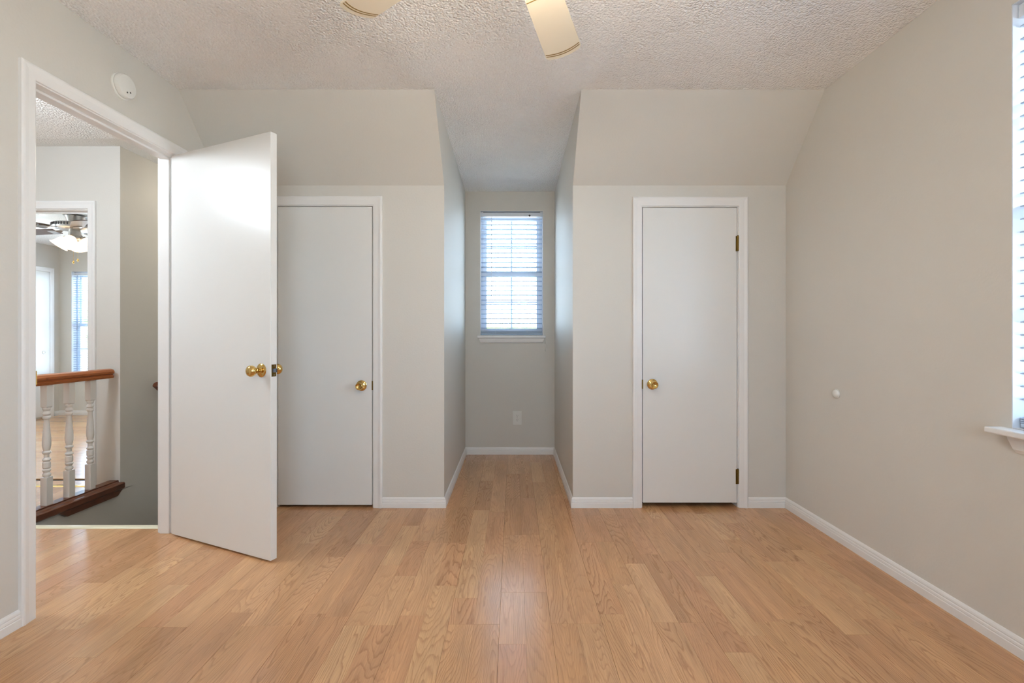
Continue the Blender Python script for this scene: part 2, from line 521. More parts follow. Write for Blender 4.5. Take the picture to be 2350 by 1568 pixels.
struct('floor_stair_bottom', 'oak_laminate_far', [(XST - .1, XH + .1, 2.2, 5.6, -2.8, -2.74)], 'lower floor at the foot of the stairwell', 'floor')
# the hall ceiling lifts slightly before the end wall
m = MB()
poly = [(-1.0, 2.394), (3.215, 2.394), (3.24, 2.399), (YH, 2.421), (YH, ZTOP), (-1.0, ZTOP)]
m.loft([[(x, y, z) for y, z in poly] for x in (XHL, XST)])
poly = [(-1.0, 2.394), (3.215, 2.394), (3.24, 2.399), (YH, 2.421), (5.5, 2.421), (5.5, ZTOP), (-1.0, ZTOP)]
m.loft([[(x, y, z) for y, z in poly] for x in (XST, XH)])
tag(m.build('ceiling_hall', 'ceiling_texture'), 'bright textured ceiling of the hall seen above the far doorway', 'ceiling', kind='structure')
struct('ceiling_far_room', 'ceiling_texture', [(RX0, XST - WT, YH + 0.11, RY1, ZC2, ZTOP)], 'far bedroom ceiling above the lit fan', 'ceiling')
W20, W21, W2Z0, W2Z1 = -5.89, -4.99, 0.50, 1.915
W50, W51, W5Z0, W5Z1 = -4.6, -3.8, 0.3, 2.0
struct('wall_far_room', 'wall_paint', [
    (RX0 - WT, RX0, YH, 3.75, -0.02, ZTOP), (RX0 - WT, RX0, 4.85, RY1 + 0.12, -0.02, ZTOP), (RX0 - WT, RX0, 3.75, 4.85, -0.02, W5Z0), (RX0 - WT, RX0, 3.75, 4.85, W5Z1, ZTOP),
    (RX0, W20, RY1, RY1 + 0.12, -0.02, ZTOP), (W21, W50, RY1, RY1 + 0.12, -0.02, ZTOP), (W50, W51, RY1, RY1 + 0.12, -0.02, W5Z0), (W50, W51, RY1, RY1 + 0.12, W5Z1, ZTOP), (W51, XST, RY1, RY1 + 0.12, -0.02, ZTOP),
    (W20, W21, RY1, RY1 + 0.12, -0.02, W2Z0), (W20, W21, RY1, RY1 + 0.12, W2Z1, ZTOP),
    (XST - WT, XST, 5.6, RY1, -0.02, ZTOP), (RX0, XHL, YH, YH + 0.11, -0.02, ZTOP)], 'blue-tinged walls of the far bedroom', 'wall')
struct('roof', 'shingle_grey', [(RX0 - .4, XR + .5, YREAR - .4, RY1 + .4, ZTOP, ZTOP + 0.15)], 'roof slab over the upper storey', 'roof')

# ------------------------------------------------------------------ floor with its planks
floor = struct('floor', 'dark_void', [(XHL, XST - .002, -1.0, YH + 0.15, -0.03, -0.010), (XST - .002, XH, -1.0, YST - 0.02, -0.03, -0.010), (XH, XR, YREAR, YB + .12, -0.03, -0.010),
    (XL, XR, YB + .12, YA, -0.03, -0.010)], 'honey oak laminate strip floor of the bedroom and hall', 'floor')

PW = 0.0955
X_SEAM = -0.051
def w_of(px, py):          # floor point under a photo pixel
    s = (py - CYP) / CAM_H
    return (px - CXP) / s, FPX / s
ENDS = {}
def end_px(px, py):
    x, y = w_of(px, py)
    k = math.floor((x - X_SEAM) / PW)
    ENDS.setdefault(k, []).append(y)
def crop_end(ox, oy, sc, lst):
    for cx, cy in lst: end_px(ox + cx / sc, oy + cy / sc)
crop_end(800, 1150, 2.9375, [(745, 282), (990, 358), (1510, 358), (1120, 617), (1280, 617), (770, 832), (945, 832), (435, 772), (1480, 828), (1650, 828),
    (1800, 762), (2170, 820), (1620, 280), (1745, 275), (795, 42), (900, 62), (90, 840), (225, 838), (2100, 120), (2190, 405), (600, 283), (860, 655), (1120, 965)])
crop_end(0, 1150, 2.9375, [(625, 408), (760, 768), (1000, 850), (1160, 850), (1700, 843), (1880, 843), (2030, 286), (2270, 378), (2270, 780), (450, 570), (1170, 388)])
crop_end(1550, 1150, 2.9375, [(355, 348), (870, 330), (200, 405), (900, 707), (1345, 798), (670, 812), (160, 820), (445, 1020), (1700, 690), (1500, 797)])
crop_end(960, 900, 4.481, [(590, 693), (755, 700), (860, 705), (850, 940), (980, 1095), (1110, 840), (1120, 1090), (1250, 928), (510, 1182), (640, 1213), (1330, 700), (600, 880)])

def plank_mesh(m, x0, x1, y0, y1, zt, c=0.0004):
    z0 = -0.009
    m.loft([[(x0, y0, z0), (x1, y0, z0), (x1, y1, z0), (x0, y1, z0)],
            [(x0, y0, zt - c), (x1, y0, zt - c), (x1, y1, zt - c), (x0, y1, zt - c)],
            [(x0 + c, y0 + c, zt), (x1 - c, y0 + c, zt), (x1 - c, y1 - c, zt), (x0 + c, y1 - c, zt)]])

def in_view(x, y):
    if y < 0.6: return False
    px = CXP + FPX * x / y; py = CYP + FPX * CAM_H / y
    return -40 < px < 2390 and py < 1620
rest = MB()
rng = random.Random(5)
n_planks = 0
kmin = math.floor((XHL - X_SEAM) / PW); kmax = math.ceil((XR - X_SEAM) / PW)
for k in range(kmin, kmax):
    x0 = X_SEAM + k * PW; x1 = x0 + PW
    x0c, x1c = max(x0, XHL + .001), min(x1, XR - .001)
    if x1c - x0c < 0.006: continue
    xm = (x0c + x1c) / 2
    if x1 > AL + 0.001 and x0 < AR - 0.001: ymax = YA - 0.002
    elif xm > XL - 0.06: ymax = YB + 0.08
    elif xm > XST - 0.05: ymax = YST - 0.02
    else: ymax = YH + 0.10
    ymin = YREAR if xm > XL - 0.06 else -1.0
    known = sorted(y for y in ENDS.get(k, []))
    known = [y for i, y in enumerate(known) if i == 0 or y - known[i - 1] > 0.12]
    ends = list(known)
    if not ends: ends = [1.2 + rng.random() * 0.9]
    while ends[0] > ymin: ends.insert(0, ends[0] - rng.choice((0.42, 0.55, 0.61, 0.66, 0.75)))
    while ends[-1] < ymax: ends.append(ends[-1] + rng.choice((0.36, 0.46, 0.55, 0.61, 0.66)))
    out = []
    for a, b in zip(ends[:-1], ends[1:]):
        while b - a > 0.95:
            out.append((a, (a + b) / 2)); a = (a + b) / 2
        out.append((a, b))
    for a, b in out:
        a2, b2 = max(a, ymin), min(b, ymax)
        if b2 - a2 < 0.02: continue
        # board seam against printed strip joint
        g0 = 0.00035 if k % 2 == 0 else 0.0001
        g1 = 0.00035 if k % 2 == 1 else 0.0001
        zt = rng.uniform(-0.0002, 0.0)
        vis = xm > XST - 0.02 and any(in_view(x, y) for x in (x0c, x1c) for y in (a2, b2, (a2 + b2) / 2))
        args = (x0c + g0, x1c - g1, a2 + 0.0002, b2 - 0.0002, zt)
        if vis and n_planks < 298:
            mm = MB(); plank_mesh(mm, *args); mm.build('plank', 'oak_laminate', floor); n_planks += 1
        else:
            plank_mesh(rest, *args)
tag(rest.build('plank_field', 'oak_laminate', floor), kind='stuff')
print('planks', n_planks)

far_floor = struct('floor_far_room', 'dark_void', [(RX0, XST - .05, YH + 0.15, RY1, -0.03, -0.010)], 'pale reflecting wood floor of the far bedroom', 'floor')
rest = MB()
y = YH + 0.15
while y < RY1:
    y2 = min(y + 0.0955, RY1); x = RX0 - rng.random() * 0.5
    while x < XST - .05:
        xe = x + rng.choice((0.5, 0.62, 0.75))
        plank_mesh(rest, max(x, RX0) + .0003, min(xe, XST - .05) - .0003, y + .0004, y2 - .0004, 0.0)
        x = xe
        if x >= XST - .06: break
    y = y2
tag(rest.build('plank_field', 'oak_laminate_far', far_floor), kind='stuff')

# stair edge nosing, threshold strip
tag(MB().loft([[(XST, YST - 0.025, -0.03), (XST, YST + 0.012, -0.03), (XST, YST + 0.016, -0.006), (XST, YST + 0.012, 0.006), (XST, YST - 0.012, 0.007), (XST, YST - 0.025, 0.001)],
     [(XH, YST - 0.025, -0.03), (XH, YST + 0.012, -0.03), (XH, YST + 0.016, -0.006), (XH, YST + 0.012, 0.006), (XH, YST - 0.012, 0.007), (XH, YST - 0.025, 0.001)]]).build('trim_stair_nosing', 'nosing_cream'),
    'cream nosing strip along the top of the stairs', 'trim', kind='structure')
tag(MB().loft([[(D20, 3.36, 0), (D20, 3.375, 0.006), (D20, 3.395, 0.006), (D20, 3.41, 0)], [(D21, 3.36, 0), (D21, 3.375, 0.006), (D21, 3.395, 0.006), (D21, 3.41, 0)]]).build('trim_threshold', 'brass'),
    'narrow gold threshold strip in the far doorway', 'trim', kind='structure')

# ------------------------------------------------------------------ baseboards (room on the left of each walk)
baseboard('baseboard_left', [(XL, DY0 - 0.061), (XL, YREAR)], 'white ridged baseboard on the left wall before the door')
baseboard('baseboard_back_left', [(AL, YA), (AL, YB), (CLL[1] + 0.061, YB)][0:3], 'white ridged baseboard from the alcove left cheek to the half-hidden closet')
baseboard('baseboard_alcove', [(AR, YA), (AL, YA)], 'white ridged baseboard under the alcove window')
baseboard('baseboard_back_right', [(CLR[0] - 0.061, YB), (AR, YB), (AR, YA)], 'white ridged baseboard from the hinged closet to the alcove right cheek')
baseboard('baseboard_right', [(XR, YREAR), (XR, YB), (CLR[1] + 0.061, YB)], 'white ridged baseboard along the right wall')
baseboard('baseboard_far_room', [(XST - WT, RY1), (RX0, RY1), (RX0, 6.285)], 'white baseboard below the far bedroom window')

# ------------------------------------------------------------------ knobs
def knob_parts(root, M, kind, name='knob'):
    """axis of the knob = local +z of M, origin on the door face"""
    ros = [(0.0325, 0.0), (0.033, 0.002), (0.030, 0.005), (0.022, 0.008), (0.015, 0.010), (0.0145, 0.014)]
    if kind == 'round':
        kn = [(0.0105, 0.012), (0.0105, 0.024), (0.0125, 0.027), (0.011, 0.030), (0.015, 0.034), (0.0225, 0.042), (0.0265, 0.051), (0.0265, 0.058), (0.0225, 0.066), (0.013, 0.071), (0.0, 0.072)]
    else:
        kn = [(0.0105, 0.012), (0.0115, 0.020), (0.018, 0.026), (0.0215, 0.030), (0.0195, 0.034), (0.0225, 0.040), (0.0235, 0.048), (0.0215, 0.055), (0.0185, 0.057), (0.0165, 0.055), (0.013, 0.0515), (0.0, 0.050)]
    MB().lathe(ros, M, 28).build('rosette', 'brass', root, smooth=True)
    k = MB().lathe(kn, M, 28).build(name, 'brass', root, smooth=True, sharp=50)
    return k

def axes(origin, z, x=None):
    z = Vector(z).normalized()
    x = Vector(x) if x else (Vector((0, 0, 1)).cross(z) if abs(z.z) < 0.9 else Vector((1, 0, 0)))
    y = z.cross(x).normalized(); x = y.cross(z).normalized()
    return Matrix(((x.x, y.x, z.x, origin[0]), (x.y, y.y, z.y, origin[1]), (x.z, y.z, z.z, origin[2]), (0, 0, 0, 1)))

# ------------------------------------------------------------------ closets
def closet(n, door, knob_x, knob_z, hinge_side, label, trim_label):
    x0, x1, zt = door
    t = empty('trim_%d' % n, ((x0 + x1) / 2, YB, 0), trim_label, 'door casing', kind='structure')
    P = plane_y(YB)
    g = 0.004
    casing(t, P, x0 - g, x1 + g, zt + g)
    # jambs and stop
    for a, b in ((x0 - g - 0.018, x0 - g), (x1 + g, x1 + g + 0.018)):
        boxes('jamb', 'trim_white', [(a, b, YB - 0.0005, YB + WT + .0005, 0, zt + g)], t)
    boxes('jamb_head', 'trim_white', [(x0 - g - 0.018, x1 + g + 0.018, YB - 0.0005, YB + WT + .0005, zt + g, zt + g + 0.018)], t)
    s = -1 if hinge_side == 'R' else 1
    latch_x = x0 - g if hinge_side == 'R' else x1 + g
    d = empty('door_%d' % n, ((x0 + x1) / 2, YB, 0), label, 'door', kind='structure')
    boxes('door_leaf', 'door_white', [(x0, x1, YB - 0.002, YB + 0.033, 0.030 if n == 3 else 0.016, zt)], d, bevel=0.0015)
    M = axes((knob_x, YB - 0.002, knob_z), (0, -1, 0))
    knob_parts(d, M, 'dish')
    # latch edge plate and strike
    ex = x0 if hinge_side == 'R' else x1
    boxes('latch_plate', 'brass_old', [(min(ex, latch_x) - .0015, max(ex, latch_x) + .0015, YB - 0.0035, YB + 0.004, knob_z - 0.028, knob_z + 0.028)], d)
    return d
d3 = closet(3, CLR, 0.864, 0.766, 'R', 'white flush closet door with brass hinges and a low brass knob', 'white casing around the closet door with brass hinges')
for z0, z1 in ((1.593, 1.687), (0.146, 0.238)):
    hx = CLR[1] + 0.004
    h = MB().lathe([(0.0055, z0 + .003), (0.0058, z0 + .003), (0.0058, z1 - .003), (0.0055, z1 - .003)], axes((hx, YB - 0.006, 0), (0, 0, 1)), 12)
    for i in range(1, 5):
        zz = z0 + (z1 - z0) * i / 5
        h.lathe([(0.0062, zz - .0012), (0.0066, zz), (0.0062, zz + .0012)], axes((hx, YB - 0.006, 0), (0, 0, 1)), 12)
    hg = h.build('hinge', 'brass_old', d3, smooth=True)
    MB().box(hx - 0.012, hx + 0.004, YB - 0.004, YB - 0.001, z0, z1).build('hinge_leaf', 'brass_old', hg)
    MB().lathe([(0.0, z1 + .006), (0.005, z1 + .002), (0.005, z1 - .003)], axes((hx, YB - 0.006, 0), (0, 0, 1)), 10).build('hinge_pin', 'brass_old', hg, smooth=True)
closet(2, CLL, -0.943, 0.758, 'L', 'white flush closet door half hidden behind the open door', 'white casing around the closet half hidden by the open door')

# ------------------------------------------------------------------ bedroom door, open into the room
t1 = empty('trim_1', (XL, (DY0 + DY1) / 2, 0), 'white casing and jamb around the open bedroom doorway', 'door casing', kind='structure')
casing(t1, plane_x(XL, 1), DY0, DY1, DZ)
casing(t1, plane_x(XH, -1), DY0, DY1, DZ)
for a, b in ((DY0 - 0.02, DY0), (DY1, DY1 + 0.02)):
    boxes('jamb', 'trim_white', [(XH - .0005, XL + .0005, a, b, 0, DZ)], t1)
boxes('jamb_head', 'trim_white', [(XH - .0005, XL + .0005, DY0 - 0.02, DY1 + 0.02, DZ, DZ + 0.02)], t1)
for a, b in ((DY0, DY0 + 0.011), (DY1 - 0.011, DY1)):
    boxes('door_stop', 'trim_white', [(XH + 0.012, XL - 0.038, a, b, 0, DZ - 0.011)], t1, bevel=0.002)
boxes('door_stop', 'trim_white', [(XH + 0.012, XL - 0.038, DY0, DY1, DZ - 0.011, DZ)], t1, bevel=0.002)
boxes('strike_plate', 'brass', [(XL - 0.030, XL - 0.004, DY0, DY0 + 0.0016, 0.882, 0.938), (XL - 0.004, XL + 0.003, DY0, DY0 + 0.0055, 0.884, 0.936)], t1)

pin = Vector((XL + 0.004, DY1 - 0.003, 0))
corner = Vector((-1.133, 2.276, 0))
dd = (corner - pin).normalized()
DWID = 0.756
nn = Vector((dd.y, -dd.x, 0))          # thickness direction toward the viewer (hall face)
DT = 0.0345
door = empty('door_1', pin, 'white flush bedroom door standing open with a brass knob', 'door', kind='structure')
def DP(u, t, z):                        # u along the leaf from hinge, t from room face toward hall face
    q = pin + dd * u + nn * t
    return (q.x, q.y, z)
m = MB()
m.loft([[DP(0.003, 0, 0.010), DP(DWID, 0, 0.010), DP(DWID, DT, 0.010), DP(0.003, DT, 0.010)],
        [DP(0.003, 0, 2.030), DP(DWID, 0, 2.030), DP(DWID, DT, 2.030), DP(0.003, DT, 2.030)]])
m.build('door_leaf', 'door_white', door, bevel=0.0015)
KZ = 0.905
ku = DWID - 0.062
knob_parts(door, axes(DP(ku, DT, KZ), nn), 'round')
knob_parts(door, axes(DP(ku, 0, KZ), -nn), 'round')
pl = MB()
pl.loft([[DP(DWID + e, 0.005, KZ - 0.0285), DP(DWID + e, 0.0295, KZ - 0.0285), DP(DWID + e, 0.0295, KZ + 0.0285), DP(DWID + e, 0.005, KZ + 0.0285)] for e in (-0.001, 0.0012)])
plo = pl.build('latch_plate', 'brass_old', door)
MB().loft([[DP(DWID + e, a, KZ - 0.009), DP(DWID + e, b, KZ - 0.009), DP(DWID + e, b, KZ + 0.009), DP(DWID + e, a, KZ + 0.009)] for e, a, b in ((0.001, 0.007, 0.026), (0.006, 0.007, 0.024), (0.011, 0.007, 0.012))]).build('latch_bolt', 'steel_dark', plo)
for dz in (-0.0215, 0.0215):
    MB().lathe([(0.0028, 0), (0.0026, 0.0012), (0, 0.0016)], axes(DP(DWID + 0.0012, 0.017, KZ + dz), dd), 10).build('screw', 'nickel', plo, smooth=True)
for hz in (0.22, 1.05, 1.80):
    MB().lathe([(0.006, hz), (0.006, hz + 0.09)], axes((pin.x + .002, pin.y + .003, 0), (0, 0, 1)), 12).build('hinge', 'brass_old', door, smooth=True)

# ------------------------------------------------------------------ windows and blinds
def window_unit(n, P, u0, u1, z0, z1, depth, label, grid=True):
    """double-hung sash window set back `depth` behind the wall face (t negative = outwards)"""
    w = empty('window_%d' % n, P((u0 + u1) / 2, z0, 0), label, 'window', kind='structure')
    def bx(name, mat, a, b, c, d, t0, t1, parent=w, bev=0.0):
        m = MB()
        m.loft([[P(a, c, t), P(b, c, t), P(b, d, t), P(a, d, t)] for t in (t0, t1)])
        return m.build(name, mat, parent, bevel=bev)
    t0 = -depth
    # lined reveal
    for nm, a, b, c, d in (('reveal', u0, u0 + .003, z0, z1), ('reveal', u1 - .003, u1, z0, z1), ('reveal', u0, u1, z1 - .003, z1)):
        bx(nm, 'window_white', a, b, c, d, t0, -0.0005)
    f = 0.028
    for a, b, c, d in ((u0, u0 + f, z0, z1), (u1 - f, u1, z0, z1), (u0 + f, u1 - f, z0, z0 + f), (u0 + f, u1 - f, z1 - f, z1)):
        bx('frame', 'window_white', a, b, c, d, t0 - 0.045, t0)
    zm = z0 + (z1 - z0) * 0.50
    r = 0.026
    for nm, za, zb, ta, tb in (('sash_upper', zm - .018, z1 - f, t0 - .040, t0 - .024), ('sash_lower', z0 + f, zm + .018, t0 - .022, t0 - .004)):
        a, b = u0 + f, u1 - f
        m = MB()
        for q in ((a, a + r, za, zb), (b - r, b, za, zb), (a + r, b - r, za, za + .034), (a + r, b - r, zb - .034, zb)):
            m.loft([[P(q[0], q[2], t), P(q[1], q[2], t), P(q[1], q[3], t), P(q[0], q[3], t)] for t in (ta, tb)])
        s = m.build(nm, 'window_white', w)
        um = (a + b) / 2; zz = (za + zb) / 2; tm = (ta + tb) / 2
        if grid:
            bx('muntin', 'window_white', um - .008, um + .008, za + .034, zb - .034, tm - .004, tm + .005, s)
            bx('muntin', 'window_white', a + r, b - r, zz - .007, zz + .007, tm - .004, tm + .0045, s)
        for (pa, pb) in ((a + r, um), (um, b - r)):
            for (qa, qb) in ((za + .034, zz), (zz, zb - .034)):
                bx('pane', 'window_glass', pa, pb, qa, qb, tm - .0015, tm + .0015, s)
    return w, bx

def sill(w, bx, u0, u1, z0, depth, over=0.028, nose=0.035, apron=0.042, th=0.020):
    bx('stool', 'trim_white', u0 - over, u1 + over, z0 - th, z0, 0.0, nose, w, 0.004)
    bx('stool_inner', 'trim_white', u0 + .001, u1 - .001, z0 - th + .002, z0 + .001, -depth, 0.0, w)
    return w

def apron(w, P, u0, u1, ztop, h):
    m = MB()
    c = h * 0.45
    pr = [(0.0, 0.0), (0.013, 0.0), (0.016, -h * 0.3), (0.012, -h * 0.8), (0.005, -h), (0.0, -h)]
    rings = []
    for u, s in ((u0, 1), (u1, -1)):
        rings.append([P(u + s * c * (-dz / h), ztop + dz, t) for t, dz in pr])
    m.loft(rings)
    return m.build('apron', 'trim_white', w)

def blind(P, u0, u1, z0, z1, t_mid, pitch, label, group=None, wand=None, cord=None, tilt=0.0, width=0.05, stack=3, ladders=(0.2, 0.8)):
    b = empty('window_blind', P((u0 + u1) / 2, z1, t_mid), label, 'window blind', group)
    def bx(name, mat, a, c, za, zb, ta, tb, parent=b, bev=0.0):
        m = MB(); m.loft([[P(a, za, t), P(c, za, t), P(c, zb, t), P(a, zb, t)] for t in (ta, tb)])
        return m.build(name, mat, parent, bevel=bev)
    hw = width / 2
    bx('headrail', 'window_white', u0 + .006, u1 - .006, z1 - 0.043, z1 - 0.008, t_mid - hw, t_mid + hw - .004)
    for a, c in ((u0 + .0005, u0 + .022), (u1 - .022, u1 - .0005)):
        m = MB()
        for q in ((a, c, z1 - .046, z1 - .0435, t_mid - hw - .002, t_mid + hw + .003), (a, c, z1 - .006, z1 - .0035, t_mid - hw - .002, t_mid + hw + .003),
                  (a if a < (u0 + u1) / 2 else c - .002, a + .002 if a < (u0 + u1) / 2 else c, z1 - .0435, z1 - .006, t_mid - hw, t_mid + hw + .003), (a, c, z1 - .0435, z1 - .006, t_mid + hw - .001, t_mid + hw + .002)):
            m.loft([[P(q[0], q[2], t), P(q[1], q[2], t), P(q[1], q[3], t), P(q[0], q[3], t)] for t in (q[4], q[5])])
        m.build('headrail_bracket', 'window_white', b)
    zb = z0 + 0.016
    bx('bottom_rail', 'blind_vinyl', u0 + .004, u1 - .004, z0 + .002, zb, t_mid - hw, t_mid + hw, b, 0.002)
    zs = [zb + 0.0035 + 0.0065 * i for i in range(stack)]
    z = z1 - 0.043 - pitch * 0.75
    zlim = zs[-1] + pitch * 0.5
    while z > zlim:
        zs.append(z); z -= pitch
    # one slat mesh, gently crowned, shared by all
    m = MB()
    rings = []
    for u in (u0 + .004, u1 - .004):
        top = []; bot = []
        for i in range(7):
            s = -1 + 2 * i / 6
            cz = 0.0022 * (1 - s * s)
            tt = t_mid + s * hw * math.cos(tilt); zz = s * hw * math.sin(tilt)
            top.append(P(u, cz + 0.0022 + zz, tt)); bot.append(P(u, cz - 0.0022 + zz, tt))
        rings.append(top + bot[::-1])
    m.loft(rings)
    first = m.build('slat', 'blind_vinyl', b)
    me = first.data
    first.location.z += zs[0]
    for zz in zs[1:]:
        o = first.copy(); C.objects.link(o); o.parent = b
        o.matrix_parent_inverse = first.matrix_parent_inverse.copy()
        o.location.z = zz
    for fr in ladders:
        u = u0 + (u1 - u0) * fr
        for s in (-1, 1):
            m = MB(); m.tube([P(u, z1 - .04, t_mid + s * (hw + .0005)), P(u, zb, t_mid + s * (hw + .0005))], 0.0007, 5); m.build('ladder_cord', 'cord_white', b)
    if wand:
        u, za, zbb = wand
        m = MB(); m.tube([P(u, za, t_mid + hw + .012), P(u - .001, zbb, t_mid + hw + .014)], 0.0032, 8); m.build('tilt_wand', 'window_white', b, smooth=True)
    return b, bx

# alcove window
PA = plane_y(YA)
w1, bx1 = window_unit(1, PA, AW0, AW1, AWZ0, AWZ1, 0.068, 'small double-hung alcove window with white sashes and muntins')
sill(w1, bx1, AW0, AW1, AWZ0, 0.068, over=0.024, nose=0.032, th=0.022)
apron(w1, PA, AW0 - .015, AW1 + .015, AWZ0 - .022, 0.046)
b1, bbx = blind(PA, AW0 + .004, AW1 - .004, AWZ0 + .002, AWZ1 - .003, -0.036, 0.0423, 'open white slat blind in the small alcove window', wand=(-0.195, 2.13, 1.395), ladders=(0.24, 0.75), tilt=R(2))
# lift cords: pulled across to the corner of the sill, tassels hanging below
m = MB()
m.tube([PA(0.146, 2.148, -0.006), PA(0.175, 1.85, 0.004), PA(0.215, 1.50, 0.012), PA(0.262, 1.20, 0.022), PA(0.284, 1.078, 0.038), PA(0.287, 1.040, 0.040), PA(0.287, 0.965, 0.040)], 0.0011, 6)
lc = m.build('lift_cord', 'cord_white', b1)
MB().lathe([(0.003, 0), (0.0075, 0.004), (0.0095, 0.008)], axes(PA(0.146, 2.142, -0.008), (0, -1, 0)), 12).build('cord_pulley', 'steel_dark', b1)
for zt in (1.028, 0.962):
    MB().lathe([(0.001, 0.0), (0.0035, -0.002), (0.0045, -0.012), (0.006, -0.030), (0.0045, -0.034), (0.001, -0.035)], axes(PA(0.287, zt, 0.040), (0, 0, 1)), 12).build('tassel', 'plastic_white', lc, smooth=True)
portal((0, YA + 0.2, 1.62), (0, -1, 0), 0.6, 1.15)

# right wall window
PR = plane_x(XR, -1)
w2, bx2 = window_unit(2, PR, WR0, WR1, WRZ0, WRZ1, 0.085, 'tall daylit window cut by the right edge of the photo')
sill(w2, bx2, WR0, WR1, WRZ0, 0.085, over=0.034, nose=0.062, th=0.020)
apron(w2, PR, WR0 - .006, WR1 + .006, WRZ0 - .020, 0.06)
blind(PR, WR0 + .004, WR1 - .004, WRZ0 + .002, WRZ1 - .003, -0.046, 0.0435, 'white slat blind in the tall window at the right picture edge', ladders=(0.12, 0.5, 0.88))
portal((XR + 0.24, (WR0 + WR1) / 2, 1.47), (-1, 0, 0), 1.5, 1.0)

# rear window, added behind the viewer to light the room
PB = plane_y(YREAR, 1)
w3, bx3 = window_unit(3, PB, WB0, WB1, WBZ0, WBZ1, 0.05, 'added wide rear window lighting the room from behind the viewer')
sill(w3, bx3, WB0, WB1, WBZ0, 0.05)
portal((0.2, YREAR - 0.2, 1.45), (0, 1, 0), 1.3, 1.5)

# far bedroom window
PF = plane_y(RY1)
w4, bx4 = window_unit(4, PF, W20, W21, W2Z0, W2Z1, 0.07, 'bright far bedroom window seen past the railing')
sill(w4, bx4, W20, W21, W2Z0, 0.07)
blind(PF, W20 + .004, W21 - .004, W2Z0 + .002, W2Z1 - .003, -0.038, 0.030, 'white slat blind in the far bedroom window', ladders=(0.2, 0.8), width=0.035)
portal((-5.44, RY1 + 0.2, 1.2), (0, -1, 0), 1.0, 1.5)
w5, bx5 = window_unit(5, PF, W50, W51, W5Z0, W5Z1, 0.07, 'added far bedroom window out of sight beside the doorway, for more daylight')  # unseen window, added to brighten the far bedroom
sill(w5, bx5, W50, W51, W5Z0, 0.07)
portal((-4.2, RY1 + 0.2, 1.15), (0, -1, 0), 1.0, 1.9)

PW6 = plane_x(RX0, 1)  # side window out of sight, added to let more daylight into the far bedroom
w6, bx6 = window_unit(6, PW6, 3.75, 4.85, W5Z0, W5Z1, 0.05, 'added far bedroom side window out of sight, for more daylight')
sill(w6, bx6, 3.75, 4.85, W5Z0, 0.05)
portal((RX0 - 0.2, 4.3, 1.13), (1, 0, 0), 2.1, 1.2)

# ------------------------------------------------------------------ things on the walls
# smoke detector
sd = empty('smoke_detector', (XL, 2.215, 2.227), 'round white smoke detector on the wall above the door', 'smoke detector')
Ms = axes((XL, 2.215, 2.227), (1, 0, 0))
MB().lathe([(0.058, 0.0), (0.0585, 0.006), (0.055, 0.009)], Ms, 40).build('mount_plate', 'plastic_white', sd, smooth=True)
MB().lathe([(0.052, 0.0085), (0.055, 0.012), (0.0545, 0.024), (0.050, 0.030), (0.046, 0.031), (0.0, 0.032)], Ms, 40).build('cover', 'plastic_white', sd, smooth=True)
for dy, dz in ((-0.004, -0.030), (0.014, -0.023)):
    MB().lathe([(0.0035, 0.0), (0.0035, 0.0022), (0.0, 0.0023)], axes((XL + 0.0305, 2.215 + dy, 2.227 + dz), (1, 0, 0)), 12).build('button', 'plastic_dark', sd)

# door bumper on the right wall
bp = empty('door_bumper', (XR, 2.497, 0.765), 'small round white door bumper on the bare right wall', 'door bumper')
Mb = axes((XR, 2.497, 0.765), (-1, 0, 0))
MB().lathe([(0.024, 0.0), (0.025, 0.003), (0.0235, 0.006)], Mb, 28).build('base_ring', 'plastic_white', bp, smooth=True)
MB().lathe([(0.022, 0.005), (0.021, 0.010), (0.016, 0.016), (0.008, 0.0195), (0.0, 0.0205)], Mb, 28).build('dome', 'plastic_white', bp, smooth=True)

# outlet
ot = empty('wall_outlet', (0.035, YA, 0.328), 'white duplex outlet low on the alcove end wall', 'outlet')
boxes('cover_plate', 'plastic_white', [(-0.004, 0.074, YA - 0.006, YA, 0.266, 0.390)], ot, bevel=0.0025)
for cz in (0.348, 0.308):
    pts = []
    for i in range(24):
        a = 2 * PI * i / 24
        pts.append((0.035 + 0.0165 * math.cos(a), max(-0.0135, min(0.0135, 0.0165 * math.sin(a)))))
    m = MB(); m.loft([[(x, YA - 0.006 - e, cz + z) for x, z in pts] for e in (-.001, 0.0022)])
    rc = m.build('receptacle', 'plastic_white', ot)
    for q in ((0.0275, 0.0295, 0.000, 0.008), (0.0405, 0.0425, 0.001, 0.0075), (0.0328, 0.0372, -0.0095, -0.0055)):
        boxes('slot', 'plastic_dark', [(q[0], q[1], YA - 0.0087, YA - 0.0075, cz + q[2], cz + q[3])], rc)
MB().lathe([(0.003, 0), (0.0026, 0.001), (0, 0.0014)], axes((0.035, YA - 0.006, 0.328), (0, -1, 0)), 12).build('screw', 'nickel', ot)

